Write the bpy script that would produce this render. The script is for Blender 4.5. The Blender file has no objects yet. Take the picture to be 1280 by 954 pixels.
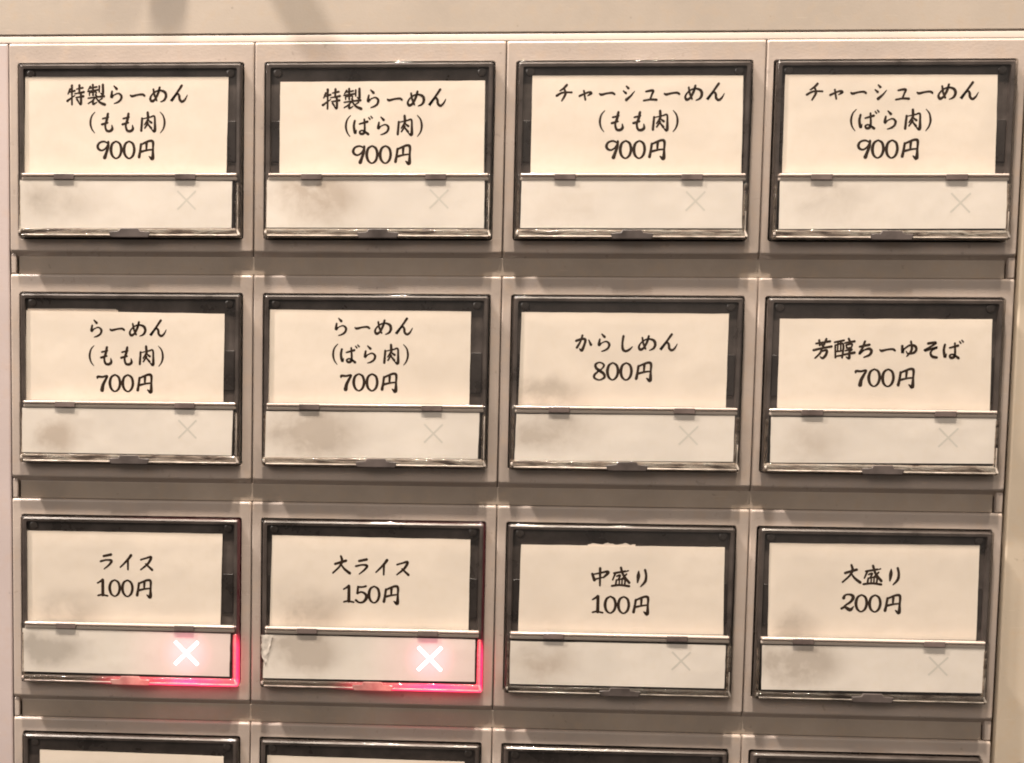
import bpy, bmesh, math, random
from mathutils import Matrix, Vector
random.seed(7)
S = 0.001                                   # everything below is written in millimetres
scene = bpy.context.scene
COL = scene.collection

# ------------------------------------------------------------------ camera
# plate coordinates: X right, Y down, D out of the machine face (towards the viewer)
def P(x, y, d):
    return Vector((x * S, -d * S, -y * S))
R = [(0.9971891, -0.0096555, 0.0743014), (0.0166615, 0.9954083, -0.0942585), (-0.0730501, 0.0952315, 0.9927712)]
def axis(v):
    return Vector((v[0], v[2], -v[1]))
cd = bpy.data.cameras.new('camera'); cam = bpy.data.objects.new('camera', cd); COL.objects.link(cam)
right, down, fwd = axis(R[0]), axis(R[1]), axis(R[2])
m = Matrix((right, -down, -fwd)).transposed().to_4x4()
m.translation = P(68.9589, 52.2494, 271.8578)
cam.matrix_world = m
cd.sensor_width = 36; cd.lens = 2000 * 36 / 1280
cd.shift_x = 263.04 / 1280; cd.shift_y = 184.812 / 1280
cd.clip_start = 0.01; cd.clip_end = 50
cd.dof.use_dof = False
scene.camera = cam

# ------------------------------------------------------------------ world: the dim warm room around the machine
w = bpy.data.worlds.new('World'); scene.world = w; w.use_nodes = True
nt = w.node_tree; bg = nt.nodes['Background']
tc = nt.nodes.new('ShaderNodeTexCoord'); sp = nt.nodes.new('ShaderNodeSeparateXYZ')
rp = nt.nodes.new('ShaderNodeValToRGB'); mr = nt.nodes.new('ShaderNodeMapRange')
nt.links.new(tc.outputs['Generated'], sp.inputs[0]); nt.links.new(sp.outputs['Z'], mr.inputs[0])
mr.inputs[1].default_value = -1; mr.inputs[2].default_value = 1
nt.links.new(mr.outputs[0], rp.inputs[0])
rp.color_ramp.elements[0].position = 0.15; rp.color_ramp.elements[0].color = (0.06, 0.048, 0.044, 1)
rp.color_ramp.elements[1].position = 0.85; rp.color_ramp.elements[1].color = (1.0, 0.88, 0.77, 1)
wn_ = nt.nodes.new('ShaderNodeTexNoise'); wn_.inputs['Scale'].default_value = 2.2; wn_.inputs['Detail'].default_value = 3
nt.links.new(tc.outputs['Generated'], wn_.inputs['Vector'])
wr = nt.nodes.new('ShaderNodeMapRange'); nt.links.new(wn_.outputs[0], wr.inputs[0])
for i_, v_ in ((1, .38), (2, .64), (3, .35), (4, 1.75)): wr.inputs[i_].default_value = v_
wm = nt.nodes.new('ShaderNodeVectorMath'); wm.operation = 'SCALE'
nt.links.new(rp.outputs[0], wm.inputs[0]); nt.links.new(wr.outputs[0], wm.inputs['Scale'])
nt.links.new(wm.outputs[0], bg.inputs['Color']); bg.inputs['Strength'].default_value = 0.50

# ------------------------------------------------------------------ ceiling lamps above the machine, plus an added frontal fill
def lamp(name, x, y, d, power, size, col):
    l = bpy.data.lights.new(name, 'AREA'); l.shape = 'DISK'; l.size = size; l.energy = power; l.color = col
    o = bpy.data.objects.new(name, l); COL.objects.link(o)
    o.location = P(x, y, d)
    tgt = P(82, 60, 0)
    o.rotation_euler = (tgt - o.location).to_track_quat('-Z', 'Y').to_euler()
    return o
lamp('ceiling_lamp_left', -335, -690, 165, 14.5, 0.038, (1.0, 0.90, 0.82))
lamp('ceiling_lamp_middle', 49, -730, 215, 13.0, 0.034, (1.0, 0.88, 0.76))
lamp('ceiling_lamp_right', 195, -730, 215, 4.8, 0.034, (1.0, 0.88, 0.74))
lamp('frontal_fill_lamp', -900, -700, 1300, 9.0, 0.6, (1.0, 0.90, 0.82))  # soft frontal fill, added to brighten the cards

vs = scene.view_settings
scene.display_settings.display_device = 'sRGB'
vs.view_transform = 'Standard'; vs.look = 'None'; vs.exposure = 0.10; vs.gamma = 1.0; vs.use_curve_mapping = False
scene.cycles.filter_width = 1.9; scene.cycles.max_bounces = 12; scene.cycles.transparent_max_bounces = 16
scene.cycles.transmission_bounces = 8; scene.cycles.sample_clamp_indirect = 6

# ------------------------------------------------------------------ materials
def mat(name):
    M = bpy.data.materials.new(name); M.use_nodes = True
    t = M.node_tree; b = t.nodes['Principled BSDF']
    return M, t, b
def N(t, kind, **kw):
    n = t.nodes.new(kind)
    for k, v in kw.items(): setattr(n, k, v)
    return n
def noise(t, scale, detail=4, rough=0.6, vec=None, dist=0.0):
    n = N(t, 'ShaderNodeTexNoise'); n.inputs['Scale'].default_value = scale
    n.inputs['Detail'].default_value = detail; n.inputs['Roughness'].default_value = rough
    n.inputs['Distortion'].default_value = dist
    if vec: t.links.new(vec, n.inputs['Vector'])
    return n
def ramp(t, src, stops):
    r = N(t, 'ShaderNodeValToRGB'); e = r.color_ramp.elements
    while len(e) < len(stops): e.new(0.5)
    for q, (p, c) in zip(e, stops):
        q.position = p; q.color = c if len(c) == 4 else (*c, 1)
    t.links.new(src, r.inputs[0]); return r
def mixc(t, fac, a, b, blend='MIX'):
    n = N(t, 'ShaderNodeMix', data_type='RGBA', blend_type=blend)
    for i, v in ((0, fac), (6, a), (7, b)):
        if hasattr(v, 'is_linked') or hasattr(v, 'links'): t.links.new(v, n.inputs[i])
        elif isinstance(v, (int, float)): n.inputs[i].default_value = v
        else: n.inputs[i].default_value = (*v, 1)
    return n.outputs[2]
def mth(t, op, a, b=None, c=None, clamp=False):
    n = N(t, 'ShaderNodeMath', operation=op, use_clamp=clamp)
    for i, v in enumerate((a, b, c)):
        if v is None: continue
        if isinstance(v, (int, float)): n.inputs[i].default_value = v
        else: t.links.new(v, n.inputs[i])
    return n.outputs[0]

def plastic(name, col, rough=0.38, grime=0.22, grain=0.12):
    M, t, b = mat(name)
    g = N(t, 'ShaderNodeNewGeometry').outputs['Position']
    n1 = noise(t, 55, 5, 0.62, g); n2 = noise(t, 420, 3, 0.6, g); n3 = noise(t, 2600, 2, 0.5, g)
    dark = tuple(c * (1 - grime) for c in col)
    c1 = mixc(t, ramp(t, n1.outputs[0], [(0.32, (0, 0, 0)), (0.7, (1, 1, 1))]).outputs[0], dark, col)
    warm = (col[0] * 0.95, col[1] * 0.87, col[2] * 0.77)
    c2 = mixc(t, ramp(t, n2.outputs[0], [(0.5, (0, 0, 0)), (0.78, (0.6, 0.6, 0.6))]).outputs[0], c1, warm)
    # sparse tiny specks of dirt
    sp_ = ramp(t, noise(t, 900, 1, 0.4, g).outputs[0], [(0.755, (0, 0, 0)), (0.80, (0.4, 0.4, 0.4))])
    mp = N(t, 'ShaderNodeMapping'); mp.inputs['Scale'].default_value = (0.5, 0.5, 9); mp.inputs['Rotation'].default_value = (0, 0.5, 0); t.links.new(g, mp.inputs[0])
    sc_ = ramp(t, noise(t, 420, 2, 0.5, mp.outputs[0]).outputs[0], [(0.70, (0, 0, 0)), (0.76, (0.35, 0.35, 0.35))])
    c3 = N(t, 'ShaderNodeMix', data_type='RGBA'); t.links.new(sc_.outputs[0], c3.inputs[0])
    t.links.new(mixc(t, sp_.outputs[0], c2, tuple(c * 0.45 for c in col)), c3.inputs[6]); c3.inputs[7].default_value = (*[min(1, c * 1.25) for c in col], 1)
    t.links.new(c3.outputs[2], b.inputs['Base Color'])
    b.inputs['IOR'].default_value = 1.5
    rr = ramp(t, n2.outputs[0], [(0.3, (rough * .8,) * 3), (0.75, (rough * 1.25,) * 3)])
    t.links.new(rr.outputs[0], b.inputs['Roughness'])
    bp = N(t, 'ShaderNodeBump'); bp.inputs['Strength'].default_value = grain; bp.inputs['Distance'].default_value = 0.0002
    t.links.new(n3.outputs[0], bp.inputs['Height']); t.links.new(bp.outputs[0], b.inputs['Normal'])
    return M

M_HOUSE = plastic('warm grey housing plastic', (0.425, 0.352, 0.302), 0.33)
M_STRIP = plastic('strip plastic', (0.375, 0.305, 0.245), 0.4, 0.3)
M_PANEL = plastic('painted panel', (0.375, 0.317, 0.262), 0.45, 0.13, 0.06)
M_SILL = plastic('painted sill', (0.37, 0.312, 0.27), 0.35, 0.12, 0.06)
M_FRAMEL = plastic('pale side frame', (0.44, 0.365, 0.345), 0.4, 0.10, 0.06)
M_FRAMER = plastic('tan side frame', (0.47, 0.39, 0.30), 0.4, 0.12, 0.06)

def simple(name, col, rough, metal=0.0, spec=0.5):
    M, t, b = mat(name)
    b.inputs['Base Color'].default_value = (*col, 1); b.inputs['Roughness'].default_value = rough
    b.inputs['Metallic'].default_value = metal; b.inputs['Specular IOR Level'].default_value = spec
    return M, t, b
def blacky(name, col, rough):
    M, t, b = simple(name, col, rough)
    g = N(t, 'ShaderNodeNewGeometry').outputs['Position']
    n = noise(t, 160, 4, 0.65, g)
    c = ramp(t, n.outputs[0], [(0.3, tuple(k * .6 for k in col)), (0.72, tuple(k * 1.7 for k in col))])
    t.links.new(c.outputs[0], b.inputs['Base Color'])
    r = ramp(t, n.outputs[0], [(0.3, (rough,) * 3), (0.7, (rough * 2.2,) * 3)])
    t.links.new(r.outputs[0], b.inputs['Roughness'])
    return M
M_BODY = blacky('dark smoked plastic', (0.054, 0.043, 0.038), 0.22)
M_STEP = blacky('dark smoked plastic raised', (0.024, 0.019, 0.017), 0.2)
M_PIN = blacky('dark pin', (0.062, 0.05, 0.044), 0.14)
M_GLINT = simple('polished stud', (0.55, 0.5, 0.46), 0.15, 0.3)[0]
M_CLIP = blacky('brown grey clip', (0.085, 0.062, 0.054), 0.3)
M_HOLE = simple('inside of machine', (0.03, 0.022, 0.018), 0.7)[0]

def pane(name, tint, rough, wave):
    M, t, b = mat(name); t.nodes.remove(b)
    out = t.nodes['Material Output']
    tr = N(t, 'ShaderNodeBsdfTransparent'); tr.inputs[0].default_value = (*tint, 1)
    gl = N(t, 'ShaderNodeBsdfGlossy'); gl.inputs['Roughness'].default_value = rough
    g = N(t, 'ShaderNodeNewGeometry').outputs['Position']
    n = noise(t, 130, 3, 0.5, g)
    bp = N(t, 'ShaderNodeBump'); bp.inputs['Strength'].default_value = wave; bp.inputs['Distance'].default_value = 0.0004
    t.links.new(n.outputs[0], bp.inputs['Height'])
    t.links.new(bp.outputs[0], gl.inputs['Normal'])
    # two-sided Schlick reflectance of acrylic
    dt = N(t, 'ShaderNodeVectorMath', operation='DOT_PRODUCT'); ge = N(t, 'ShaderNodeNewGeometry')
    t.links.new(ge.outputs['Incoming'], dt.inputs[0]); t.links.new(bp.outputs[0], dt.inputs[1])
    ab = mth(t, 'ABSOLUTE', dt.outputs['Value']); po = mth(t, 'POWER', mth(t, 'SUBTRACT', 1.0, ab, clamp=True), 5.0)
    fr = mth(t, 'MULTIPLY_ADD', po, 0.96, 0.04)
    mx = N(t, 'ShaderNodeMixShader'); t.links.new(fr, mx.inputs[0])
    t.links.new(tr.outputs[0], mx.inputs[1]); t.links.new(gl.outputs[0], mx.inputs[2])
    t.links.new(mx.outputs[0], out.inputs[0])
    return M
M_PANE = pane('clear acrylic', (0.97, 0.965, 0.955), 0.04, 0.25)
M_SIDE = pane('clear acrylic edge', (0.80, 0.78, 0.76), 0.05, 0.3)

def rimmat(name, lit=False, body=0.5, tint=(0.72, 0.58, 0.47)):
    M, t, b = mat(name)
    out = t.nodes['Material Output']
    b.inputs['Base Color'].default_value = (*tint, 1)
    b.inputs['Transmission Weight'].default_value = body; b.inputs['IOR'].default_value = 1.49
    b.inputs['Roughness'].default_value = 0.06
    g = N(t, 'ShaderNodeNewGeometry').outputs['Position']
    mp = N(t, 'ShaderNodeMapping'); mp.inputs['Scale'].default_value = (1, 1, 5); t.links.new(g, mp.inputs[0])
    n = noise(t, 210, 4, 0.6, mp.outputs[0], 0.4)
    if not lit:
        cr = ramp(t, n.outputs[0], [(0.36, (0.16, 0.11, 0.085)), (0.47, tint), (0.60, (0.93, 0.84, 0.72)), (0.66, (0.35, 0.27, 0.2))])  # dark and pale reflection streaks painted into the base colour
        t.links.new(cr.outputs[0], b.inputs['Base Color'])
    bp = N(t, 'ShaderNodeBump'); bp.inputs['Strength'].default_value = 0.8; bp.inputs['Distance'].default_value = 0.0005
    t.links.new(n.outputs[0], bp.inputs['Height']); t.links.new(bp.outputs[0], b.inputs['Normal'])
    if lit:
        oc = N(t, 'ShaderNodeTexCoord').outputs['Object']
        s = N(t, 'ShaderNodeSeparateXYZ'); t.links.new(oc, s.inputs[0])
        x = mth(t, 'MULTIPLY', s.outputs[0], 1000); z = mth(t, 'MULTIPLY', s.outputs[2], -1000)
        # red diode glow along the acrylic edge, put in as emission
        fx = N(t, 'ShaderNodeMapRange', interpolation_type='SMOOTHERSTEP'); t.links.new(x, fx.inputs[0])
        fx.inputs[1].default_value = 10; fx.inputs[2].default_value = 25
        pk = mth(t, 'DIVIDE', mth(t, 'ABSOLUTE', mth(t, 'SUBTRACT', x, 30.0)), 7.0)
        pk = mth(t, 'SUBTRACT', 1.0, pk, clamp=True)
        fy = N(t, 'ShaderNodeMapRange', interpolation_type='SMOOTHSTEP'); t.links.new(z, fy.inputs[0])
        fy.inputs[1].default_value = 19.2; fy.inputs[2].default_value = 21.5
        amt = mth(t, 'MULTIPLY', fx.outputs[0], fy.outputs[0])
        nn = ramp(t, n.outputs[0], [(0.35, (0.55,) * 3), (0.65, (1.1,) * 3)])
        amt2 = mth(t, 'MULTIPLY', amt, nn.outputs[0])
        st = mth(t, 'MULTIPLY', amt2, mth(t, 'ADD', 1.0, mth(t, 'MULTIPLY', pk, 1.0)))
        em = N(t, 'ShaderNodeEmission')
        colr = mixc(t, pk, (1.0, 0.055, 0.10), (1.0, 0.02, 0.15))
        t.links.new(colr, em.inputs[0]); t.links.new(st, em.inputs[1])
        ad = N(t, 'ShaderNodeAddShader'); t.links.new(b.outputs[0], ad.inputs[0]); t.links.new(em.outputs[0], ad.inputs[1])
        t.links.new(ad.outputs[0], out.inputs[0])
    return M
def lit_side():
    M = M_SIDE.copy(); M.name = 'clear acrylic edge with red emission'; t = M.node_tree
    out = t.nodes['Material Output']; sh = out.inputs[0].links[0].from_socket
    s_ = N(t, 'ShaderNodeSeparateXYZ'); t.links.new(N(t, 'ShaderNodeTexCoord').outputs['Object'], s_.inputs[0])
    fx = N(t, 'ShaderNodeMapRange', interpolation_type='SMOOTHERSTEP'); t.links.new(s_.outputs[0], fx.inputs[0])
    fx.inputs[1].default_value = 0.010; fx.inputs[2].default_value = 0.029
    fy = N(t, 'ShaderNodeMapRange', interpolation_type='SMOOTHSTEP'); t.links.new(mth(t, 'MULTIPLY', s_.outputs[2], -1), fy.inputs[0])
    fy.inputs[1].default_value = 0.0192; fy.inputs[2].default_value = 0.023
    em = N(t, 'ShaderNodeEmission'); em.inputs[0].default_value = (1.0, 0.02, 0.10, 1)  # red glow put in as emission, faint up the right side
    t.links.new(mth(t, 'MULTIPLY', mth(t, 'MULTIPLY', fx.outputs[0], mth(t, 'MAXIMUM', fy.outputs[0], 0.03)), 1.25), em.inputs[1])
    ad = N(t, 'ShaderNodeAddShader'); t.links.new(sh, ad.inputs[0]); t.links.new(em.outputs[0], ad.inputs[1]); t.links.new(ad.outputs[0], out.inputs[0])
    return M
M_SIDE_LIT = lit_side()
M_RIM = rimmat('thick acrylic edge', body=0.72); M_RIM_DARK = rimmat('thick acrylic edge, clearer', body=0.93)
M_RIM_LIT = rimmat('thick acrylic edge lit red', True, body=0.9)

def paper(name, col, lit=False, spots=True):
    """card stock; object colour: R = smudge strength, G = brown share, B = seed, A = second smudge"""
    M, t, b = mat(name)
    out = t.nodes['Material Output']
    oc = N(t, 'ShaderNodeTexCoord').outputs['Object']
    oi = N(t, 'ShaderNodeObjectInfo')
    cs = N(t, 'ShaderNodeSeparateColor'); t.links.new(oi.outputs['Color'], cs.inputs[0])
    off = N(t, 'ShaderNodeCombineXYZ')
    sd = mth(t, 'MULTIPLY', cs.outputs[2], 0.37)
    for i in range(3): t.links.new(sd, off.inputs[i])
    va = N(t, 'ShaderNodeVectorMath', operation='ADD'); t.links.new(oc, va.inputs[0]); t.links.new(off.outputs[0], va.inputs[1])
    v = va.outputs[0]
    s = N(t, 'ShaderNodeSeparateXYZ'); t.links.new(oc, s.inputs[0])
    x = mth(t, 'MULTIPLY', s.outputs[0], 1000); y = mth(t, 'MULTIPLY', s.outputs[2], -1000)
    big = noise(t, 60, 3, 0.5, v); fine = noise(t, 900, 4, 0.6, v)
    c = mixc(t, ramp(t, big.outputs[0], [(0.35, (0, 0, 0)), (0.68, (1, 1, 1))]).outputs[0], tuple(k * .91 for k in col), col)
    c = mixc(t, ramp(t, fine.outputs[0], [(0.45, (0, 0, 0)), (0.8, (0.35,) * 3)]).outputs[0], c, (col[0] * .9, col[1] * .87, col[2] * .8))
    if spots:
        # finger grime where people press: a soft ragged blot on the left of the card
        sx, sy, rx, ry = spots
        wob = noise(t, 190, 4, 0.62, v, 0.3)
        wx = mth(t, 'MULTIPLY_ADD', mth(t, 'SUBTRACT', wob.outputs[0], 0.5), 5.0, x)
        wy = mth(t, 'MULTIPLY_ADD', mth(t, 'SUBTRACT', noise(t, 230, 3, 0.6, v, 0.2).outputs[0], 0.5), 4.0, y)
        sdv = cs.outputs[2]
        f1 = mth(t, 'FRACT', mth(t, 'MULTIPLY', sdv, 5.3)); f2 = mth(t, 'FRACT', mth(t, 'MULTIPLY', sdv, 8.9)); f3 = mth(t, 'FRACT', mth(t, 'MULTIPLY', sdv, 13.7))
        cx_ = mth(t, 'MULTIPLY_ADD', mth(t, 'SUBTRACT', f1, 0.5), 4.5, sx); cy_ = mth(t, 'MULTIPLY_ADD', mth(t, 'SUBTRACT', f2, 0.5), 2.4, sy)
        rx_ = mth(t, 'MULTIPLY_ADD', f3, rx * .75, rx * .65); ry_ = mth(t, 'MULTIPLY_ADD', f1, ry * .6, ry * .7)
        dx = mth(t, 'DIVIDE', mth(t, 'SUBTRACT', wx, cx_), rx_); dy = mth(t, 'DIVIDE', mth(t, 'SUBTRACT', wy, cy_), ry_)
        rr = mth(t, 'SQRT', mth(t, 'ADD', mth(t, 'MULTIPLY', dx, dx), mth(t, 'MULTIPLY', dy, dy)))
        f = N(t, 'ShaderNodeMapRange', interpolation_type='SMOOTHSTEP'); t.links.new(rr, f.inputs[0])
        f.inputs[1].default_value = 1.6; f.inputs[2].default_value = 0.0; f.inputs[3].default_value = 0; f.inputs[4].default_value = 1
        br = mth(t, 'MULTIPLY', f.outputs[0], mth(t, 'MULTIPLY', mth(t, 'POWER', wob.outputs[0], 1.6), 3.7))
        br = mth(t, 'MULTIPLY', br, cs.outputs[0], clamp=True)
        if sy > 20:   # faint worn print under the grime: a pale blurred bar
            ex = mth(t, 'DIVIDE', mth(t, 'ABSOLUTE', mth(t, 'SUBTRACT', x, 9.4)), 3.9); ey = mth(t, 'DIVIDE', mth(t, 'ABSOLUTE', mth(t, 'SUBTRACT', y, 23.2)), 1.9)
            pr = N(t, 'ShaderNodeMapRange', interpolation_type='SMOOTHSTEP'); t.links.new(mth(t, 'MAXIMUM', ex, ey), pr.inputs[0])
            pr.inputs[1].default_value = 1.15; pr.inputs[2].default_value = 0.7; pr.inputs[3].default_value = 0; pr.inputs[4].default_value = 0.15
            br = mth(t, 'MAXIMUM', br, pr.outputs[0])
        br = mth(t, 'MINIMUM', br, 0.6)
        tone = mixc(t, cs.outputs[1], (0.30, 0.27, 0.235), (0.38, 0.285, 0.21))
        c = mixc(t, br, c, tone)
    t.links.new(c, b.inputs['Base Color'])
    b.inputs['Roughness'].default_value = 0.55; b.inputs['Specular IOR Level'].default_value = 0.35
    bp = N(t, 'ShaderNodeBump'); bp.inputs['Strength'].default_value = 0.5; bp.inputs['Distance'].default_value = 0.0007
    t.links.new(big.outputs[0], bp.inputs['Height']); t.links.new(bp.outputs[0], b.inputs['Normal'])
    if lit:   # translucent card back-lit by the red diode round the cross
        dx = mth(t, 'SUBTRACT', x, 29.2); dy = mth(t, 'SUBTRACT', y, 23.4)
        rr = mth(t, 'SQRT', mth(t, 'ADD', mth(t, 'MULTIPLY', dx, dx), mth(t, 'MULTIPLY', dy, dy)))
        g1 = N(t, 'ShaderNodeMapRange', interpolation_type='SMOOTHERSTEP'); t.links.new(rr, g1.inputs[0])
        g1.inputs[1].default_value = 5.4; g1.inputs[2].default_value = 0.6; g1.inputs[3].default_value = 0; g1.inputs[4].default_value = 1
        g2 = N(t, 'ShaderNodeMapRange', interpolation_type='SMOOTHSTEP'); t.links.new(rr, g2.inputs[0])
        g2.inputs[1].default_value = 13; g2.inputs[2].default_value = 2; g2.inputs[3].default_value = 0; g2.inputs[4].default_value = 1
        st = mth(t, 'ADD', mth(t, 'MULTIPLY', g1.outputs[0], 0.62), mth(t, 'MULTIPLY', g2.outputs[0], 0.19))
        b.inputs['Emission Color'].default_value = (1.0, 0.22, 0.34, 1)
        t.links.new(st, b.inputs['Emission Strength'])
    return M
CARD = (0.765, 0.675, 0.58); WHITE = (0.745, 0.68, 0.61)
M_CARD = paper('cream name card', CARD, spots=(6.5, 16.5, 5.0, 3.2))
M_STATUS = paper('white status card', WHITE, spots=(8.2, 23.3, 5.8, 3.8))
M_STATUS_LIT = paper('white status card lit', WHITE, lit=True, spots=(7.2, 23.3, 6.5, 3.8))
M_BACKCARD = paper('older card behind', (0.70, 0.61, 0.53), spots=None)
M_TORN = paper('torn card', (0.64, 0.58, 0.52), spots=None)

M_INK, t_, b_ = simple('black brush ink', (0.030, 0.017, 0.010), 0.8, 0.0, 0.1)
M_MARK, t_, b_ = simple('faint unlit cross', (0.57, 0.535, 0.475), 0.5)
M_MARKLIT, t_, b_ = simple('glowing cross', (1, 0.8, 0.8), 0.5)
b_.inputs['Emission Color'].default_value = (1.0, 0.86, 0.90, 1); b_.inputs['Emission Strength'].default_value = 3.0
M_BLANK, t_, b_ = simple('faded print', (0.66, 0.62, 0.57), 0.5)

# ------------------------------------------------------------------ mesh helpers
def mesh_obj(name, bm, material, parent=None, smooth=True):
    me = bpy.data.meshes.new(name)
    bmesh.ops.remove_doubles(bm, verts=bm.verts, dist=1e-8)
    bmesh.ops.recalc_face_normals(bm, faces=bm.faces)
    for f in bm.faces: f.smooth = smooth
    if smooth:
        for e in bm.edges:
            if len(e.link_faces) != 2: continue
            ang = e.calc_face_angle(0); ny = [abs(f.normal.y) > 0.9999 for f in e.link_faces]
            if ang > math.radians(38) or (ny[0] != ny[1] and ang > 0.03): e.smooth = False
    bm.to_mesh(me); bm.free()
    mats = material if isinstance(material, (list, tuple)) else [material]
    for q in mats: me.materials.append(q)
    o = bpy.data.objects.new(name, me); COL.objects.link(o)
    if parent: o.parent = parent
    return o
def rrect(x0, y0, x1, y1, r, n=4):
    r = max(r, 0.001); pts = []
    for cx, cy, a0 in ((x1 - r, y0 + r, -90), (x1 - r, y1 - r, 0), (x0 + r, y1 - r, 90), (x0 + r, y0 + r, 180)):
        for i in range(n + 1):
            a = math.radians(a0 + 90 * i / n)
            pts.append((cx + r * math.cos(a), cy + r * math.sin(a)))
    return pts
def loft(bm, rings, close_first=False, close_last=True, mi=0):
    """rings: list of (outline points, d)"""
    vs_ = [[bm.verts.new(P(x, y, d)) for x, y in pts] for pts, d in rings]
    fs = []
    for a, b in zip(vs_, vs_[1:]):
        n = len(a)
        for i in range(n): fs.append(bm.faces.new((a[i], a[(i + 1) % n], b[(i + 1) % n], b[i])))
    if close_first: fs.append(bm.faces.new(vs_[0]))
    if close_last: fs.append(bm.faces.new(vs_[-1]))
    for f in fs: f.material_index = mi
    return vs_
def block(bm, x0, y0, x1, y1, d0, d1, fil=0.3, rad=0.3, n=4, mi=0, back=True):
    """a rounded block: outline x0..x1, y0..y1, from depth d0 to d1 with a filleted front edge"""
    rings = [(rrect(x0, y0, x1, y1, rad, n), d0), (rrect(x0, y0, x1, y1, rad, n), d1 - fil)]
    for k in (1, 2, 3, 4):
        a = math.radians(90 * k / 4); i = fil * (1 - math.cos(a)); e = fil * math.sin(a)
        rings.append((rrect(x0 + i, y0 + i, x1 - i, y1 - i, max(rad - i, 0.02), n), d1 - fil + e))
    return loft(bm, rings, close_first=back, close_last=True, mi=mi)
def empty(name, loc):
    o = bpy.data.objects.new(name, None); COL.objects.link(o); o.location = loc; o.empty_display_size = 0.005
    return o

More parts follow.
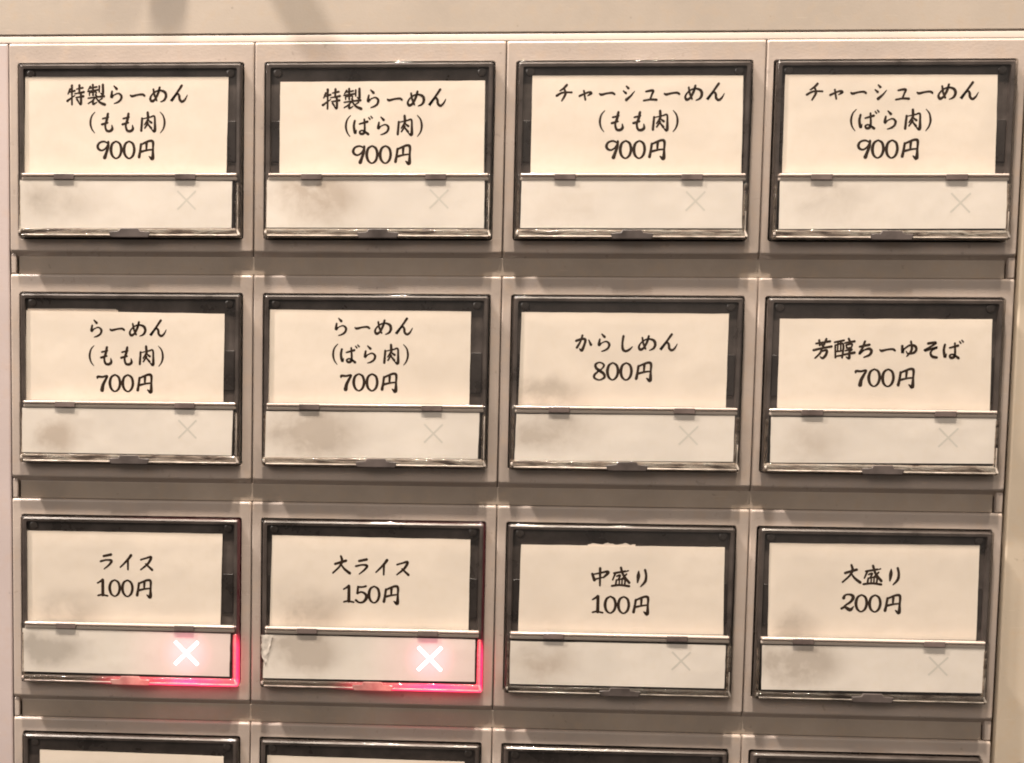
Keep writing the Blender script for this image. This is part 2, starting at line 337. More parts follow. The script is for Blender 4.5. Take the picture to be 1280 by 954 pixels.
# ------------------------------------------------------------------ brush lettering
G = {
'特': ["20,22,8 8,45,5", "12,38,5 45,30,8", "30,5,9 30,50,7 30,95,7", "4,78,9 20,68,7 46,52,4", "56,22,5 90,16,8", "72,4,9 71,42,7",
      "46,44,5 70,40,6 96,36,9", "52,62,5 94,56,9", "80,42,8 80,92,9 66,84,4", "58,70,8 66,80,7"],
'製': ["18,10,7 6,26,4", "12,19,5 54,12,7", "4,33,6 60,26,7", "32,2,8 33,52,7", "13,40,6 13,52,5", "13,40,4 49,36,6 47,50,5",
      "68,8,7 68,36,6", "88,2,9 88,46,9 76,42,4", "48,50,8 54,57,7", "6,65,6 50,60,6 94,56,9", "46,62,7 28,78,6 6,90,5",
      "34,74,7 34,93,8 54,84,4", "84,66,6 66,76,4", "52,66,6 70,84,8 98,95,11"],
'ら': ["36,8,5 49,21,10", "27,33,7 24,60,10 37,50,5 58,43,6 72,55,9 68,73,8 54,84,7 37,90,4"],
'ー': ["15,51,5 24,56,9 50,50,7 74,48,8 84,54,8"],
'め': ["27,24,7 32,50,8 43,76,7", "57,16,8 50,42,9 36,70,8 20,80,10 12,68,8 20,50,6 40,34,6 62,30,7 82,38,10 88,56,10 80,74,8 62,83,4"],
'ん': ["64,7,9 40,42,8 13,80,10 30,58,6 44,46,7 52,56,9 54,72,9 66,82,9 80,72,7 91,52,3"],
'(': ["62,0,3 46,20,6 40,50,8 46,78,6 60,98,3"],
')': ["38,0,3 54,20,6 60,50,8 54,78,6 40,98,3"],
'も': ["55,8,9 50,35,10 42,62,8 48,86,9 64,90,10 76,80,10 74,62,4", "30,31,7 58,24,6", "26,58,9 54,50,7"],
'肉': ["21,30,8 17,88,9", "24,32,4 60,24,6 80,20,7 83,50,8 82,90,11 67,82,4", "48,2,9 50,24,10", "52,20,7 48,38,9 33,60,5",
      "50,38,5 66,50,9", "50,52,7 34,76,6", "50,58,6 65,76,9"],
'ば': ["12,25,8 8,52,9 15,82,10 21,68,3", "34,40,6 72,29,9", "57,18,7 60,62,8 56,82,10 42,86,9 36,76,7 48,70,6 64,78,8 76,87,10",
      "78,10,5 84,18,6", "88,4,5 95,12,6"],
'9': ["57,20,6 36,11,7 14,18,8 6,34,10 12,48,9 28,53,7 46,42,7 57,22,6", "58,13,9 56,40,10 46,70,11 40,87,14"],
'0': ["32,10,6 14,22,9 7,50,11 14,78,9 32,91,6 50,78,9 57,50,10 50,22,9 32,10,6"],
'円': ["26,24,9 22,55,9 17,84,11", "26,26,7 45,17,8 70,8,9 84,14,10 84,50,8 82,92,13 66,82,5", "53,20,10 52,50,7", "24,60,9 56,52,7 82,49,6"],
'チ': ["62,11,9 48,26,8 30,38,5", "16,60,9 44,46,7 86,45,7", "52,32,7 56,54,9 40,84,6"],
'ャ': ["22,62,8 62,45,7 76,49,10 60,61,4", "42,38,7 50,80,7"],
'シ': ["39,18,6 48,27,9", "25,39,5 37,49,9", "40,80,11 60,62,7 77,41,3"],
'ュ': ["30,42,7 62,38,9 57,58,7 50,78,7", "21,84,7 50,79,7 79,80,9"],
'か': ["16,41,9 43,32,9 59,36,10 54,62,9 43,86,11 33,78,4", "45,15,8 36,44,7 20,73,9", "75,37,5 86,59,10"],
'し': ["38,17,9 34,52,8 37,78,10 50,88,9 68,80,8 81,67,4"],
'8': ["47,13,7 30,9,6 14,19,9 18,36,10 34,48,11 54,63,10 57,80,9 34,92,6 11,83,8 10,69,9 24,54,7 45,38,6 54,23,8 46,12,6"],
'芳': ["20,25,7 84,14,9", "34,9,8 38,33,8", "67,3,8 57,30,8", "48,30,8 55,41,8", "10,56,9 50,46,8 92,38,9", "48,47,8 40,70,8 18,93,6",
      "44,62,6 70,56,9 68,76,10 54,93,9 41,86,4"],
'醇': ["6,18,7 48,9,8", "9,32,7 12,90,7", "9,33,6 45,26,8 43,90,7", "21,14,6 21,58,6", "34,13,6 35,56,6", "12,62,6 43,58,6", "12,84,6 43,79,7",
      "70,1,8 75,12,8", "53,21,6 97,13,9", "60,30,7 62,45,6", "60,30,6 86,26,7 83,43,6", "62,45,6 83,42,6", "57,57,6 86,50,8 75,62,6",
      "75,60,8 75,92,10 61,86,4", "48,76,7 99,66,10"],
'ち': ["22,38,8 66,28,9", "45,13,8 35,44,8 22,71,9 42,54,6 66,47,10 77,58,10 68,76,9 43,87,5"],
'ゆ': ["17,33,9 20,64,10 26,48,6 50,30,7 74,32,10 82,48,9 71,64,9 45,68,6 36,57,4", "56,11,7 61,50,9 40,81,5"],
'そ': ["35,20,9 70,16,9 52,32,7 20,53,9 48,46,7 77,38,8 56,50,7 48,66,8 57,81,10 77,85,9"],
'7': ["9,28,6 11,20,9 34,21,8 57,17,8 46,40,10 36,62,12 32,85,15"],
'ラ': ["37,23,9 74,15,10", "22,49,8 52,42,7 76,46,10 64,66,8 39,87,5"],
'イ': ["73,17,11 56,40,9 20,77,6", "58,36,9 58,88,7"],
'ス': ["22,38,7 50,29,7 73,25,10 58,56,9 22,87,6", "46,58,6 78,87,10"],
'大': ["20,40,9 73,23,10", "48,1,8 54,25,10 42,52,8 10,84,7", "52,46,6 67,65,9 92,84,11"],
'1': ["10,27,6 26,17,8 35,9,9", "36,11,11 36,86,12", "12,89,7 32,85,7 60,90,7"],
'5': ["17,13,8 14,46,9", "16,15,8 40,14,7 55,10,8", "14,46,7 34,39,7 54,50,10 58,68,12 44,87,9 24,91,7 7,80,9"],
'中': ["13,35,9 24,65,12", "14,38,6 45,32,7 82,23,9 88,30,11 67,52,7", "24,62,7 66,51,6", "50,8,10 51,92,7"],
'盛': ["17,30,8 70,20,8", "24,29,8 11,63,6", "49,3,9 62,40,9 90,75,10", "76,20,5 84,17,6", "30,45,6 46,40,8 39,58,6", "76,34,7 56,56,6",
      "29,63,7 26,88,7", "30,63,6 67,58,7 69,86,7", "43,62,6 43,86,6", "56,60,6 56,85,6", "8,92,8 48,87,8 90,92,9"],
'り': ["34,19,5 33,42,13 30,73,6", "64,12,9 70,40,9 66,68,10 46,92,5"],
'2': ["12,27,12 18,14,8 34,9,7 52,14,11 56,28,12 44,46,9 22,62,7 6,78,6", "4,78,9 20,71,9 44,83,13 60,67,4"],
}
for k_ in ('特', '製'):
    G[k_] = [' '.join('%.1f,%s' % (50 + (float(p.split(',')[0]) - 51) * 0.87, ','.join(p.split(',')[1:])) for p in st.split()) for st in G[k_]]
ADV = {c: 0.635 for c in '0123456789'}; ADV['('] = 0.40; ADV[')'] = 0.40
DIG = '0123456789'
def stroke(bm, pts, ox, oy, em, d, bold=1.0):
    """pts in the 0..100 em box, tapered round brush stroke"""
    q = [pts[0]] + pts + [pts[-1]]
    line = []
    for i in range(1, len(q) - 2):
        p0, p1, p2, p3 = q[i - 1], q[i], q[i + 1], q[i + 2]
        for k in range(6):
            s = k / 6
            line.append(tuple(0.5 * (2 * b + (c - a) * s + (2 * a - 5 * b + 4 * c - e) * s * s + (-a + 3 * b - 3 * c + e) * s ** 3)
                              for a, b, c, e in zip(p0, p1, p2, p3)))
    line.append(q[-2])
    prev = None
    for i, (x, y, w_) in enumerate(line):
        a = line[max(i - 1, 0)]; b = line[min(i + 1, len(line) - 1)]
        dx, dy = b[0] - a[0], b[1] - a[1]; L = math.hypot(dx, dy) or 1
        nx, ny = -dy / L * w_ * bold / 2, dx / L * w_ * bold / 2
        pr = [bm.verts.new(P(ox + (x + sg * nx) * em / 100, oy + (y + sg * ny) * em / 100, d)) for sg in (-1, 1)]
        if prev: bm.faces.new((prev[0], prev[1], pr[1], pr[0]))
        prev = pr
    for (x, y, w_), dd in ((line[0], .0001), (line[-1], .0002)):
        bm.faces.new([bm.verts.new(P(ox + (x + w_ * bold / 2 * math.cos(a * math.pi / 4)) * em / 100,
                                     oy + (y + w_ * bold / 2 * math.sin(a * math.pi / 4)) * em / 100, d + dd)) for a in range(8)])
def text_line(bm, txt, cx, cy, d, em=3.52, slope=0.0):
    total = sum(ADV.get(c, 1.0) for c in txt)
    x = cx - total * em / 2
    k = 0
    for c in txt:
        adv = ADV.get(c, 1.0)
        ox = x if c in DIG else x + (adv - 1.0) * em / 2
        yy = cy - em / 2 + slope * (x + adv * em / 2 - cx)
        for st in G[c]:
            pts = [tuple(float(v) for v in p.split(',')) for p in st.split()]
            k += 1
            stroke(bm, pts, ox, yy, em, d + 0.0003 * k, 1.38)
        x += adv * em

# ------------------------------------------------------------------ the machine front
machine = empty('ticket_machine', P(82, 60, -6))
machine['label'] = 'beige ticket machine front holding the four rows of clear order buttons'
machine['category'] = 'machine'
def mpart(name, bm, material):
    o = mesh_obj(name, bm, material); o.parent = machine; o.matrix_parent_inverse = machine.matrix_world.inverted()
    return o
machine.matrix_world = Matrix.Translation(P(82, 60, -6))
HX = [-1.9, 40.15, 82.2, 124.6, 166.1]
HT = [-3.5 + 38.7 * r for r in range(5)]
CW, CH, RP, CP = 38.25, 29.09, 38.4, 42.0
HD = -1.8
bm = bmesh.new(); block(bm, -60, -90, 230, 190, -9, -5.5, 0.1, 0.1); mpart('back_plate', bm, M_HOLE)
bm = bmesh.new(); block(bm, -60, -90, 230, -4.90, -5.4, -2.4, 0.22, 0.2, 3); mpart('upper_panel', bm, M_PANEL)
# bright sloping sill under the upper panel
bm = bmesh.new()
prof = [(-4.78, -5.4), (-4.78, -2.6), (-4.72, -2.46), (-4.60, -2.40), (-3.75, -2.22), (-3.60, -2.22), (-3.55, -2.4), (-3.55, -5.4)]
for x in (0,):
    a = [bm.verts.new(P(-60, y, d)) for y, d in prof]; b = [bm.verts.new(P(230, y, d)) for y, d in prof]
    for i in range(len(prof)): j = (i + 1) % len(prof); bm.faces.new((a[i], a[j], b[j], b[i]))
    bm.faces.new(a); bm.faces.new(b)
mpart('sill', bm, M_SILL)
bm = bmesh.new(); block(bm, -60, -3.48, -2.02, 190, -5.4, -2.0, 0.3, 0.2, 3); mpart('side_frame', bm, M_FRAMEL)
bm = bmesh.new(); block(bm, 166.75, -3.48, 230, 190, -5.4, -1.9, 0.35, 0.2, 3); mpart('side_frame', bm, M_FRAMER)
bm = bmesh.new()
# unseen round peg added above the buttons to cast the shadows on the panel
def disc(r, n=24, cx=0, cy=0): return [(cx + r * math.cos(2 * math.pi * i / n), cy + r * math.sin(2 * math.pi * i / n)) for i in range(n)]
loft(bm, [(disc(3.6, cx=26.6, cy=-46), -2.5), (disc(3.3, cx=26.6, cy=-46), -1.9), (disc(3.2, cx=26.6, cy=-46), 8.6), (disc(2.9, cx=26.6, cy=-46), 9.3), (disc(2.0, cx=26.6, cy=-46), 9.7)], True, True)
mpart('shadow_peg', bm, M_PANEL)

def housing(c, r):
    x0, x1 = HX[c] + 0.07, HX[c + 1] - 0.07
    y0, y1 = HT[r], HT[r] + 35.0
    cx0, cy0 = c * CP - 0.14, r * RP - 0.14
    cx1, cy1 = c * CP + CW + 0.14, r * RP + CH + 0.14
    bm = bmesh.new()
    n = 4; fl = 0.42; low = 1.15
    rings = [(rrect(x0, y0, x1, y1 + low, 0.15, n), -5.0), (rrect(x0, y0, x1, y1 + low, 0.15, n), -3.3),
             (rrect(x0, y0, x1, y1 + 0.05, 0.2, n), HD - fl)]
    for k in (1, 2, 3, 4):
        a = math.radians(90 * k / 4); i = fl * (1 - math.cos(a)); e = fl * math.sin(a)
        rings.append((rrect(x0 + i * .6, y0 + i, x1 - i * .6, y1 - i, max(0.45 - i * .5, 0.1), n), HD - fl + e))
    rings.append((rrect(cx0 - 0.12, cy0 - 0.12, cx1 + 0.12, cy1 + 0.12, 0.5, n), HD))
    rings.append((rrect(cx0 - 0.03, cy0 - 0.03, cx1 + 0.03, cy1 + 0.03, 0.45, n), HD - 0.07))
    rings.append((rrect(cx0, cy0, cx1, cy1, 0.42, n), HD - 0.2))
    rings.append((rrect(cx0, cy0, cx1, cy1, 0.42, n), -5.0))
    loft(bm, rings, False, False)
    mpart('button_housing', bm, M_HOUSE)
for r in range(4):
    for c in range(4): housing(c, r)
for r in range(3):
    yb = HT[r] + 35.0
    bm = bmesh.new(); block(bm, -0.55, yb + 0.6, 164.6, HT[r + 1] - 0.05, -5.0, -2.75, 0.12, 0.1, 2); mpart('spacer_strip', bm, M_STRIP)
    bm = bmesh.new(); block(bm, -1.75, yb + 0.25, -0.85, HT[r + 1] - 0.08, -5.0, -2.1, 0.2, 0.15, 2); mpart('end_rail', bm, M_HOUSE)
    bm = bmesh.new(); block(bm, 164.95, yb + 0.25, 166.0, HT[r + 1] - 0.08, -5.0, -2.1, 0.2, 0.15, 2); mpart('end_rail', bm, M_HOUSE)

# ------------------------------------------------------------------ order buttons
def card_mesh(quad, d, th=0.12, torn=None, curl=0.0, seed=0):
    rnd = random.Random(seed)
    (ax, ay), (bx, by), (cx, cy), (ex, ey) = quad
    bm = bmesh.new(); nx, ny = 14, 6
    g = []
    for j in range(ny + 1):
        row = []
        for i in range(nx + 1):
            u, v = i / nx, j / ny
            x = (ax * (1 - u) + bx * u) * (1 - v) + (ex * (1 - u) + cx * u) * v
            y = (ay * (1 - u) + by * u) * (1 - v) + (ey * (1 - u) + cy * u) * v
            if j in (0,): y += rnd.uniform(-.03, .03)
            if i in (0, nx): x += rnd.uniform(-.03, .03)
            row.append((x, y, d + curl * math.sin(u * 3.1 + seed) * math.cos(v * 2.2 + seed * 2)))
        g.append(row)
    F = [[bm.verts.new(P(*p)) for p in row] for row in g]
    for j in range(ny):
        for i in range(nx): bm.faces.new((F[j][i], F[j][i + 1], F[j + 1][i + 1], F[j + 1][i]))
    edge = [e for e in bm.edges if e.is_boundary]
    ext = bmesh.ops.extrude_edge_only(bm, edges=edge)
    for v in [q for q in ext['geom'] if isinstance(q, bmesh.types.BMVert)]: v.co.y += th * S
    return bm

def cross(bm, cx, cy, half, wdt, d):
    for k, (sx, sy) in enumerate(((1, 1), (1, -1))):
        L = math.hypot(half, half); ux, uy = sx * half / L, sy * half / L
        nx, ny = -uy * wdt / 2, ux * wdt / 2
        dd = d + 0.001 * k
        bm.faces.new([bm.verts.new(P(cx + a * half * sx + b * nx, cy + a * half * sy + b * ny, dd)) for a, b in ((-1, -1), (1, -1), (1, 1), (-1, 1))])

BUTTONS = []
def button(c, r, label, U, Lw, X, lines, smudge=(0.5, 0.5), smudge_up=(0, 0.5), lit=False, clips=(8.1, 28.8), name='order_button', lower=True, slope=0.0, dark=M_BODY):
    root = empty(name, P(c * CP, r * RP, 0))
    root['label'] = label; root['category'] = 'button'; root['group'] = 'order buttons in rows on the ticket machine'
    seed = c * 5 + r * 11 + 3
    rnd = random.Random(seed)
    def add(nm, bm, m_, parent=root, smooth=True): return mesh_obj(nm, bm, m_, parent, smooth)
    # dark body behind the cards, stepped like a tray
    bm = bmesh.new()
    o_ = 0.22
    loft(bm, [(rrect(o_, o_, CW - o_, CH - o_, .35), -5.2), (rrect(o_, o_, CW - o_, CH - o_, .35), -0.75), (rrect(o_ + .25, o_ + .25, CW - o_ - .25, CH - o_ - .25, .3), -0.5),
              (rrect(o_ + .7, o_ + .7, CW - o_ - .7, CH - o_ - .7, .3), -0.55), (rrect(o_ + .85, o_ + .85, CW - o_ - .85, CH - o_ - .85, .3), -1.35)], True, True)
    body = add('button_body', bm, M_BODY)
    # raised tray blocks beside the name card, half way down both sides, and behind the status card
    for tx in (1.15, CW - 3.0):
        bm = bmesh.new(); block(bm, tx, 9.6, tx + 1.85, 16.4, -1.4, -1.15, 0.08, 0.1, 2)
        add('tray_step', bm, M_STEP, body)
    bm = bmesh.new(); block(bm, 1.1, 19.0, CW - 1.1, 28.0, -1.45, 0.18, 0.1, 0.2, 2); add('card_shelf', bm, M_STEP, body)
    # clear cap: pane with filleted edge
    bm = bmesh.new()
    rings = [(rrect(0, 0, CW, CH, .45), -1.9), (rrect(0, 0, CW, CH, .45), -.35)]
    for k in (1, 2, 3, 4):
        a = math.radians(22.5 * k); i = .35 * (1 - math.cos(a)); e = .35 * math.sin(a)
        rings.append((rrect(i, i, CW - i, CH - i, max(.45 - i, .05)), -.35 + e))
    rings.append((rrect(.45, .45, CW - .45, 18.5, .1), 0.0))
    loft(bm, rings[:-1], False, False, mi=1)
    loft(bm, [rings[-2], rings[-1]], False, True, mi=0)
    add('clear_cap', bm, [M_PANE, M_SIDE_LIT if lit else M_SIDE])
    # lower lens: raised clear block over the status card
    bm = bmesh.new()
    x0, x1, y0, y1 = .05, CW - .05, 18.45, CH - .02
    rings = [(rrect(x0, y0, x1, y1, .4), 0.01), (rrect(x0, y0, x1, y1, .4), .22)]
    for k in (1, 2, 3, 4):
        a = math.radians(22.5 * k); i = .38 * (1 - math.cos(a)); e = .38 * math.sin(a)
        rings.append((rrect(x0 + i, y0 + i, x1 - i, y1 - i, max(.4 - i, .05)), .22 + e))
    loft(bm, rings, False, False, mi=1)
    loft(bm, [rings[-1], (rrect(x0 + .9, y0 + 1.2, x1 - .9, y1 - 1.3, .1), .6)], False, True, mi=0)
    lens = add('lower_lens', bm, [M_PANE, M_SIDE_LIT if lit else M_SIDE])
    # thick acrylic edges: bottom bar, right and left upright
    RM = M_RIM_LIT if lit else (M_RIM if r < 2 else M_RIM_DARK)  # upper rows take the brighter rim, reflected light put into its colour
    bm = bmesh.new()
    block(bm, .15, 27.5 if r < 2 else 27.7, CW - .15, 29.02, -.45, .5, .4, .3, 3)
    rim = add('cap_rim', bm, RM, lens)
    RS = M_RIM_LIT if lit else M_RIM_DARK
    bm = bmesh.new(); block(bm, CW - .95, 20.0, CW - .3, 27.7, -.4, .5, .26, .2, 3); add('cap_rim', bm, RS, lens)
    bm = bmesh.new(); block(bm, .28, 20.2, .66, 27.7, -.4, .35, .16, .15, 3); add('cap_rim', bm, RS if not lit else M_RIM_DARK, lens)
    LN = M_LINE_LIT if lit else (M_LINE if r < 2 else M_LINE_DIM)  # painted highlights: bright in upper rows, dim below, red when lit
    bm = bmesh.new(); block(bm, .7, 28.60, CW - .55, 28.84, .3, .60, .09, .08, 2); add('edge_highlight', bm, LN, lens)
    bm = bmesh.new(); block(bm, CW - .66, 20.3 if c < 2 else 24.5, CW - .50, 28.1, .3, .58, .07, .07, 2); add('edge_highlight', bm, LN, lens)
    bm = bmesh.new()
    loft(bm, [([(CW - .75, 27.75), (CW - .5, 27.75), (CW - .1, 28.5), (CW - .2, 28.8), (CW - .55, 28.7)], .35),
              ([(CW - .70, 27.85), (CW - .5, 27.85), (CW - .17, 28.5), (CW - .25, 28.72), (CW - .55, 28.62)], .66)], True, True)
    add('corner_highlight', bm, LN, lens)  # pale shape standing in for the highlight at the corner
    bm = bmesh.new(); block(bm, .22, 27.9, .62, 28.5, .3, .64, .14, .19, 3); add('corner_highlight', bm, LN, lens)
    bm = bmesh.new()
    bx = 16.0 + rnd.uniform(-.3, .3)
    loft(bm, [([(bx, 28.2), (bx + 1.6, 28.1), (bx + 1.9, 27.62), (bx + 5, 27.62), (bx + 5.3, 28.1), (bx + 6.9, 28.2), (bx + 6.7, 29.12), (bx + .2, 29.12)], dd) for dd in (-.5, .62)]
         + [([(bx + .1, 28.25), (bx + 1.65, 28.15), (bx + 1.95, 27.7), (bx + 4.95, 27.7), (bx + 5.25, 28.15), (bx + 6.8, 28.25), (bx + 6.6, 29.02), (bx + .3, 29.02)], .67)], True, True)
    add('latch', bm, M_LATCH_LIT if lit else M_LATCH, lens)
    # divider bar between the cards
    bm = bmesh.new()
    block(bm, .8, 18.42, CW - .75, 18.95, -.6, .62, .24, .2, 3)
    bar = add('divider_bar', bm, M_DIV)
    bm = bmesh.new(); block(bm, .8, 19.02, CW - .75, 19.62, -.4, .40, .2, .2, 3); add('lower_ridge', bm, M_RIDGE, bar)
    for k in clips:
        bm = bmesh.new(); block(bm, k - 1.75 , 18.52, k + 1.75, 19.5, -.5, .66, .1, .12, 2); add('clip', bm, M_CLIP, bar)
    # corner pins of the tray
    for px in (2.1, CW - 2.1):
        bm = bmesh.new()
        loft(bm, [(disc(.75, 16, px, 1.7), -1.4), (disc(.7, 16, px, 1.7), -1.05), (disc(.5, 16, px, 1.7), -.95), (disc(.2, 16, px, 1.7), -.98)], False, True)
        pin = add('corner_pin', bm, M_PIN, body)
    # name card with brush lettering
    if U:
        bm = card_mesh(U, -1.0, curl=0.0, seed=seed)
        nc = add('name_card', bm, M_CARD); nc.color = (smudge_up[0], smudge_up[1], (c * .37 + r * .23 + .1) % 1, 1)
        if lines:
            bm = bmesh.new()
            for txt, tx, ty in lines: text_line(bm, txt, tx, ty, -0.99, slope=slope)
            me = mesh_obj('lettering', bm, M_INK, nc, smooth=False)
    # status card
    if lower:
        bm = card_mesh(Lw, 0.34, curl=0.0, seed=seed + 1)
        scd = add('status_card', bm, M_STATUS_LIT if lit else M_STATUS); scd.color = (smudge[0], smudge[1], (c * .29 + r * .17 + .05) % 1, 1)
        bm = bmesh.new()
        if lit: cross(bm, X[0], X[1], 2.0, .54, 0.348)
        else: cross(bm, X[0], X[1], 1.55, .30, 0.348)
        add('cross_mark', bm, M_MARKLIT if lit else M_MARK, scd, False)
        if lit: scd['label'] = 'white status card glowing pink round a lit cross'
    return root, body

def linemat(name, col, em=None):
    M, t, b = mat(name)
    oc = N(t, 'ShaderNodeNewGeometry').outputs['Position']
    n = noise(t, 340, 3, 0.55, oc)
    c = ramp(t, n.outputs[0], [(0.36, tuple(k * .42 for k in col)), (0.62, col)])
    t.links.new(c.outputs[0], b.inputs['Base Color']); b.inputs['Roughness'].default_value = 0.2
    b.inputs['Coat Weight'].default_value = 0.8; b.inputs['Coat Roughness'].default_value = 0.05
    if em:  # red glow put in as emission, rising to the right
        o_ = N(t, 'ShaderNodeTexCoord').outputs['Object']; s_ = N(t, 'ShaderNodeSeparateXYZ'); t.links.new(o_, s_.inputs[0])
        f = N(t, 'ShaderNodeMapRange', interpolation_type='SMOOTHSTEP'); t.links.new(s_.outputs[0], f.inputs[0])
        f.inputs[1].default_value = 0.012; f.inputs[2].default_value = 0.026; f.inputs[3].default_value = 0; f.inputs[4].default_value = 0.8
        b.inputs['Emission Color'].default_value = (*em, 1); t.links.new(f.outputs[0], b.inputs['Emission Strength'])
    return M
M_LINE = linemat('painted edge highlight', (0.72, 0.62, 0.53)); M_LINE_DIM = linemat('painted dim highlight', (0.38, 0.33, 0.28))  # pale base colours stand in for highlights along the acrylic
M_LATCH = blacky('dark latch', (0.055, 0.042, 0.037), 0.35)
M_LATCH_LIT = linemat('latch with red emission', (0.3, 0.2, 0.17), (1.0, 0.14, 0.14))  # red light on the latch painted as emission over a paler base
M_LINE_LIT = linemat('acrylic edge with red emission', (0.5, 0.4, 0.35), (1.0, 0.16, 0.20))
def divmat():
    M, t, b = mat('clear divider bar')
    b.inputs['Base Color'].default_value = (0.62, 0.51, 0.44, 1); b.inputs['Roughness'].default_value = 0.16
    b.inputs['Transmission Weight'].default_value = 0.35; b.inputs['Coat Weight'].default_value = 0.6; b.inputs['Coat Roughness'].default_value = 0.05
    return M
M_DIV = divmat()
M_RIDGE, t_, b_ = simple('frosted ridge', (0.50, 0.43, 0.37), 0.3)
b_.inputs['Coat Weight'].default_value = 0.5

B = {}
def Q(a): return [(a[i], a[i + 1]) for i in range(0, 8, 2)]
data = [
 # c, r, label, upper card, status card, X, lines, smudge low, smudge up, lit
 (0, 0, 'top left corner button, three line cream card reading 特製らーめん もも肉 900円', (1.2,2.21,35.85,2.35,35.55,18.3,.95,18.3), (.5,19.6,36.7,19.72,36.62,27.5,.3,27.6), (29.0,22.9),
  [('特製らーめん',18.65,5.25),('(もも肉)',18.7,9.85),('900円',18.5,14.35)], (.38,.4), (0,.5), False),
 (1, 0, 'second button of the top row, smudged lower card, reading 特製らーめん ばら肉 900円', (2.57,3.22,36.71,3.12,36.8,18.3,2.55,18.3), (.6,19.5,36.9,19.5,36.95,27.4,.5,27.4), (29.4,22.6),
  [('特製らーめん',20.0,6.05),('(ばら肉)',20.0,10.5),('900円',19.85,15.15)], (.62,.85), (0,.5), False),
 (2, 0, 'third button of the top row with clean lower card, reading チャーシューめん もも肉', (2.48,2.31,36.81,2.45,37.0,18.3,2.5,18.3), (1.0,19.45,37.05,19.56,37.15,27.3,.95,27.35), (29.5,22.9),
  [('チャーシューめん',20.05,5.25),('(もも肉)',20.05,9.8),('900円',19.8,14.35)], (.12,.9), (0,.5), False),
 (3, 0, 'top right corner button, wide first line reading チャーシューめん ばら肉 900円', (1.54,2.34,35.33,2.47,35.7,18.3,1.6,18.3), (1.05,19.5,37.2,19.53,37.4,27.2,1.15,27.4), (30.0,23.1),
  [('チャーシューめん',18.65,5.2),('(ばら肉)',18.7,9.7),('900円',18.6,14.3)], (.22,.5), (0,.5), False),
 (0, 1, 'leftmost button of the second row, stepped card edge, reading らーめん もも肉 700円', (1.1,3.05,35.4,3.39,35.23,18.6,.9,18.4), (.65,19.67,37.05,19.75,36.85,27.44,.38,27.33), (29.25,23.05),
  [('らーめん',18.65,6.1),('(もも肉)',18.45,10.7),('700円',18.25,15.3)], (.52,.8), (0,.5), False),
 (1, 1, 'second button of the second row, three line card reading らーめん ばら肉 700円', (1.15,2.61,35.15,2.72,35.1,18.4,1.0,18.4), (.74,19.8,36.84,19.67,36.71,27.46,.6,27.6), (29.15,23.25),
  [('らーめん',18.6,5.5),('(ばら肉)',18.3,10.1),('700円',18.15,14.75)], (.62,.6), (0,.5), False),
 (2, 1, 'button priced 800円, the only such price, two line card reading からしめん', (1.57,2.76,35.8,2.81,35.82,18.4,1.36,18.4), (1.0,19.8,37.07,19.67,37.1,27.36,.85,27.6), (29.6,23.05),
  [('からしめん',19.0,7.8),('800円',18.7,12.5)], (.45,.5), (.55,.4), False),
 (3, 1, 'rightmost button of the second row, two line card reading 芳醇ちーゆそば 700円', (2.16,3.56,36.42,3.41,36.75,18.5,2.25,18.6), (1.05,19.83,37.4,19.65,37.5,27.1,1.15,27.4), (29.85,22.9),
  [('芳醇ちーゆそば',19.8,8.5),('700円',19.6,13.15)], (.22,.75), (0,.5), False),
 (0, 2, 'red lit button at the left edge, card reading ライス 100円 beside glowing cross', (.89,2.62,35.2,2.63,34.93,18.54,.65,18.5), (.4,19.6,36.8,19.82,36.7,27.3,.25,27.2), (29.2,23.35),
  [('ライス',18.45,7.8),('100円',18.15,12.4)], (.6,.15), (.45,.3), True),
 (1, 2, 'red lit button with torn lower card corner, reading 大ライス 150円', (1.83,2.73,35.76,2.89,35.73,18.5,1.5,18.5), (.83,19.84,36.89,19.89,36.9,27.2,.5,27.4), (29.2,23.4),
  [('大ライス',19.05,7.85),('150円',19.0,12.65)], (.75,.5), (.5,.5), True),
 (2, 2, 'unlit button priced 100円 with ragged scrap on card top, reading 中盛り', (2.37,3.60,36.44,3.46,36.72,18.4,2.22,18.5), (.83,20.0,36.94,19.94,36.96,27.35,.85,27.4), (29.6,22.8),
  [('中盛り',19.3,8.9),('100円',19.4,13.6)], (.5,.8), (.1,.9), False),
 (3, 2, 'button priced 200円 at the right end of the third row, reading 大盛り', (1.86,2.6,36.19,2.39,36.41,18.4,2.12,18.5), (1.0,19.8,37.4,19.5,37.55,27.1,1.1,27.35), (30.0,22.7),
  [('大盛り',19.05,7.8),('200円',19.1,12.5)], (.7,.45), (.45,.4), False),
 (0, 3, 'leftmost button of the cut off bottom row, below the 100円 red lit button', (3.0,3.0,35.6,3.3,35.5,18.4,2.9,18.4), (.7,19.8,36.9,19.8,36.9,27.4,.7,27.4), (29.4,23), [], (.3,.5), (0,.5), False),
 (1, 3, 'second button of the cut off bottom row, below the 150円 red lit button', (1.3,2.9,35.5,3.15,35.5,18.4,1.2,18.4), (.7,19.8,36.9,19.8,36.9,27.4,.7,27.4), (29.4,23), [], (.3,.5), (0,.5), False),
 (2, 3, 'third button of the cut off bottom row, only its dark top showing', (2.0,3.4,36.2,3.4,36.2,18.4,1.9,18.4), (.7,19.8,36.9,19.8,36.9,27.4,.7,27.4), (29.4,23), [], (.3,.5), (0,.5), False),
 (3, 3, 'rightmost button of the cut off bottom row, below the 200円 button', (2.0,3.4,36.2,3.4,36.2,18.4,1.9,18.4), (.7,19.8,36.9,19.8,36.9,27.4,.7,27.4), (29.4,23), [], (.3,.5), (0,.5), False),
]
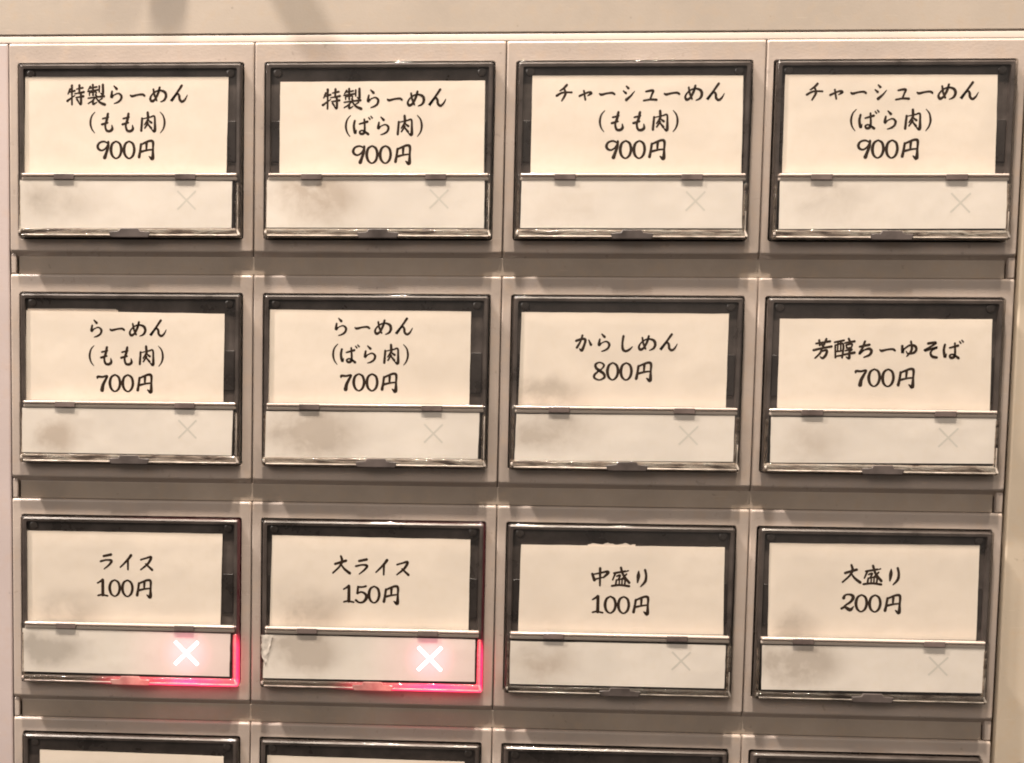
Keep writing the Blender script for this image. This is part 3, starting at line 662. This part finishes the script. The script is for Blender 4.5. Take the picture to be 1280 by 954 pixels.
for c, r, lab, U, Lw, X, lines, s1, s2, lit in data:
    root, body = button(c, r, lab, Q(U), Q(Lw), X, lines, s1, s2, lit, clips=(8.1, 28.8) if c < 3 else (7.7, 29.2))
    B[(c, r)] = root

# ---- individual damage
def ragged(pts_top, y_base, d, name, material, parent):
    bm = bmesh.new()
    v = [bm.verts.new(P(x, y, d + 0.02 * (i % 2))) for i, (x, y) in enumerate(pts_top)] 
    b = [bm.verts.new(P(x, y_base, d)) for x, y in pts_top]
    for i in range(len(v) - 1): bm.faces.new((v[i], v[i + 1], b[i + 1], b[i]))
    for f in list(bm.faces):
        pass
    ext = bmesh.ops.extrude_edge_only(bm, edges=[e for e in bm.edges if e.is_boundary])
    for q in [q for q in ext['geom'] if isinstance(q, bmesh.types.BMVert)]: q.co.y += 0.06 * S
    return mesh_obj(name, bm, material, parent)
# second, older card showing above the name card (second row, leftmost)
o = ragged([(1.25, 2.72), (5, 2.70), (9, 2.66), (14, 2.70), (16.6, 2.72), (17.0, 2.95), (17.05, 3.3)], 4.2, -1.18, 'backing_card', M_BACKCARD, B[(0, 1)])
# torn tape along the top of the 中盛り card
rnd = random.Random(4)
pts = [(13.6 + i * .42, 3.42 - .42 * abs(math.sin(i * .55)) * (0.4 + rnd.random() * .7)) for i in range(20)]
ragged(pts, 4.3, -1.06, 'tape_scrap', M_BACKCARD, B[(2, 2)])
# crumpled torn end of the 大ライス status card
bm = bmesh.new(); rnd = random.Random(9)
rows = 12; colsn = 5; g = []
for j in range(rows + 1):
    v = j / rows; y = 19.9 + v * 5.2
    xl = 0.12 + 0.25 * abs(math.sin(v * 9)) * rnd.random() + 0.9 * max(0, v - .62) * 2
    xr = 2.3 - 1.3 * v + rnd.uniform(-.15, .15)
    g.append([bm.verts.new(P(xl + (xr - xl) * i / colsn, y + rnd.uniform(-.05, .05), 0.36 + rnd.uniform(0, .18))) for i in range(colsn + 1)])
for j in range(rows):
    for i in range(colsn): bm.faces.new((g[j][i], g[j][i + 1], g[j + 1][i + 1], g[j + 1][i]))
mesh_obj('torn_corner', bm, M_TORN, B[(1, 2)])
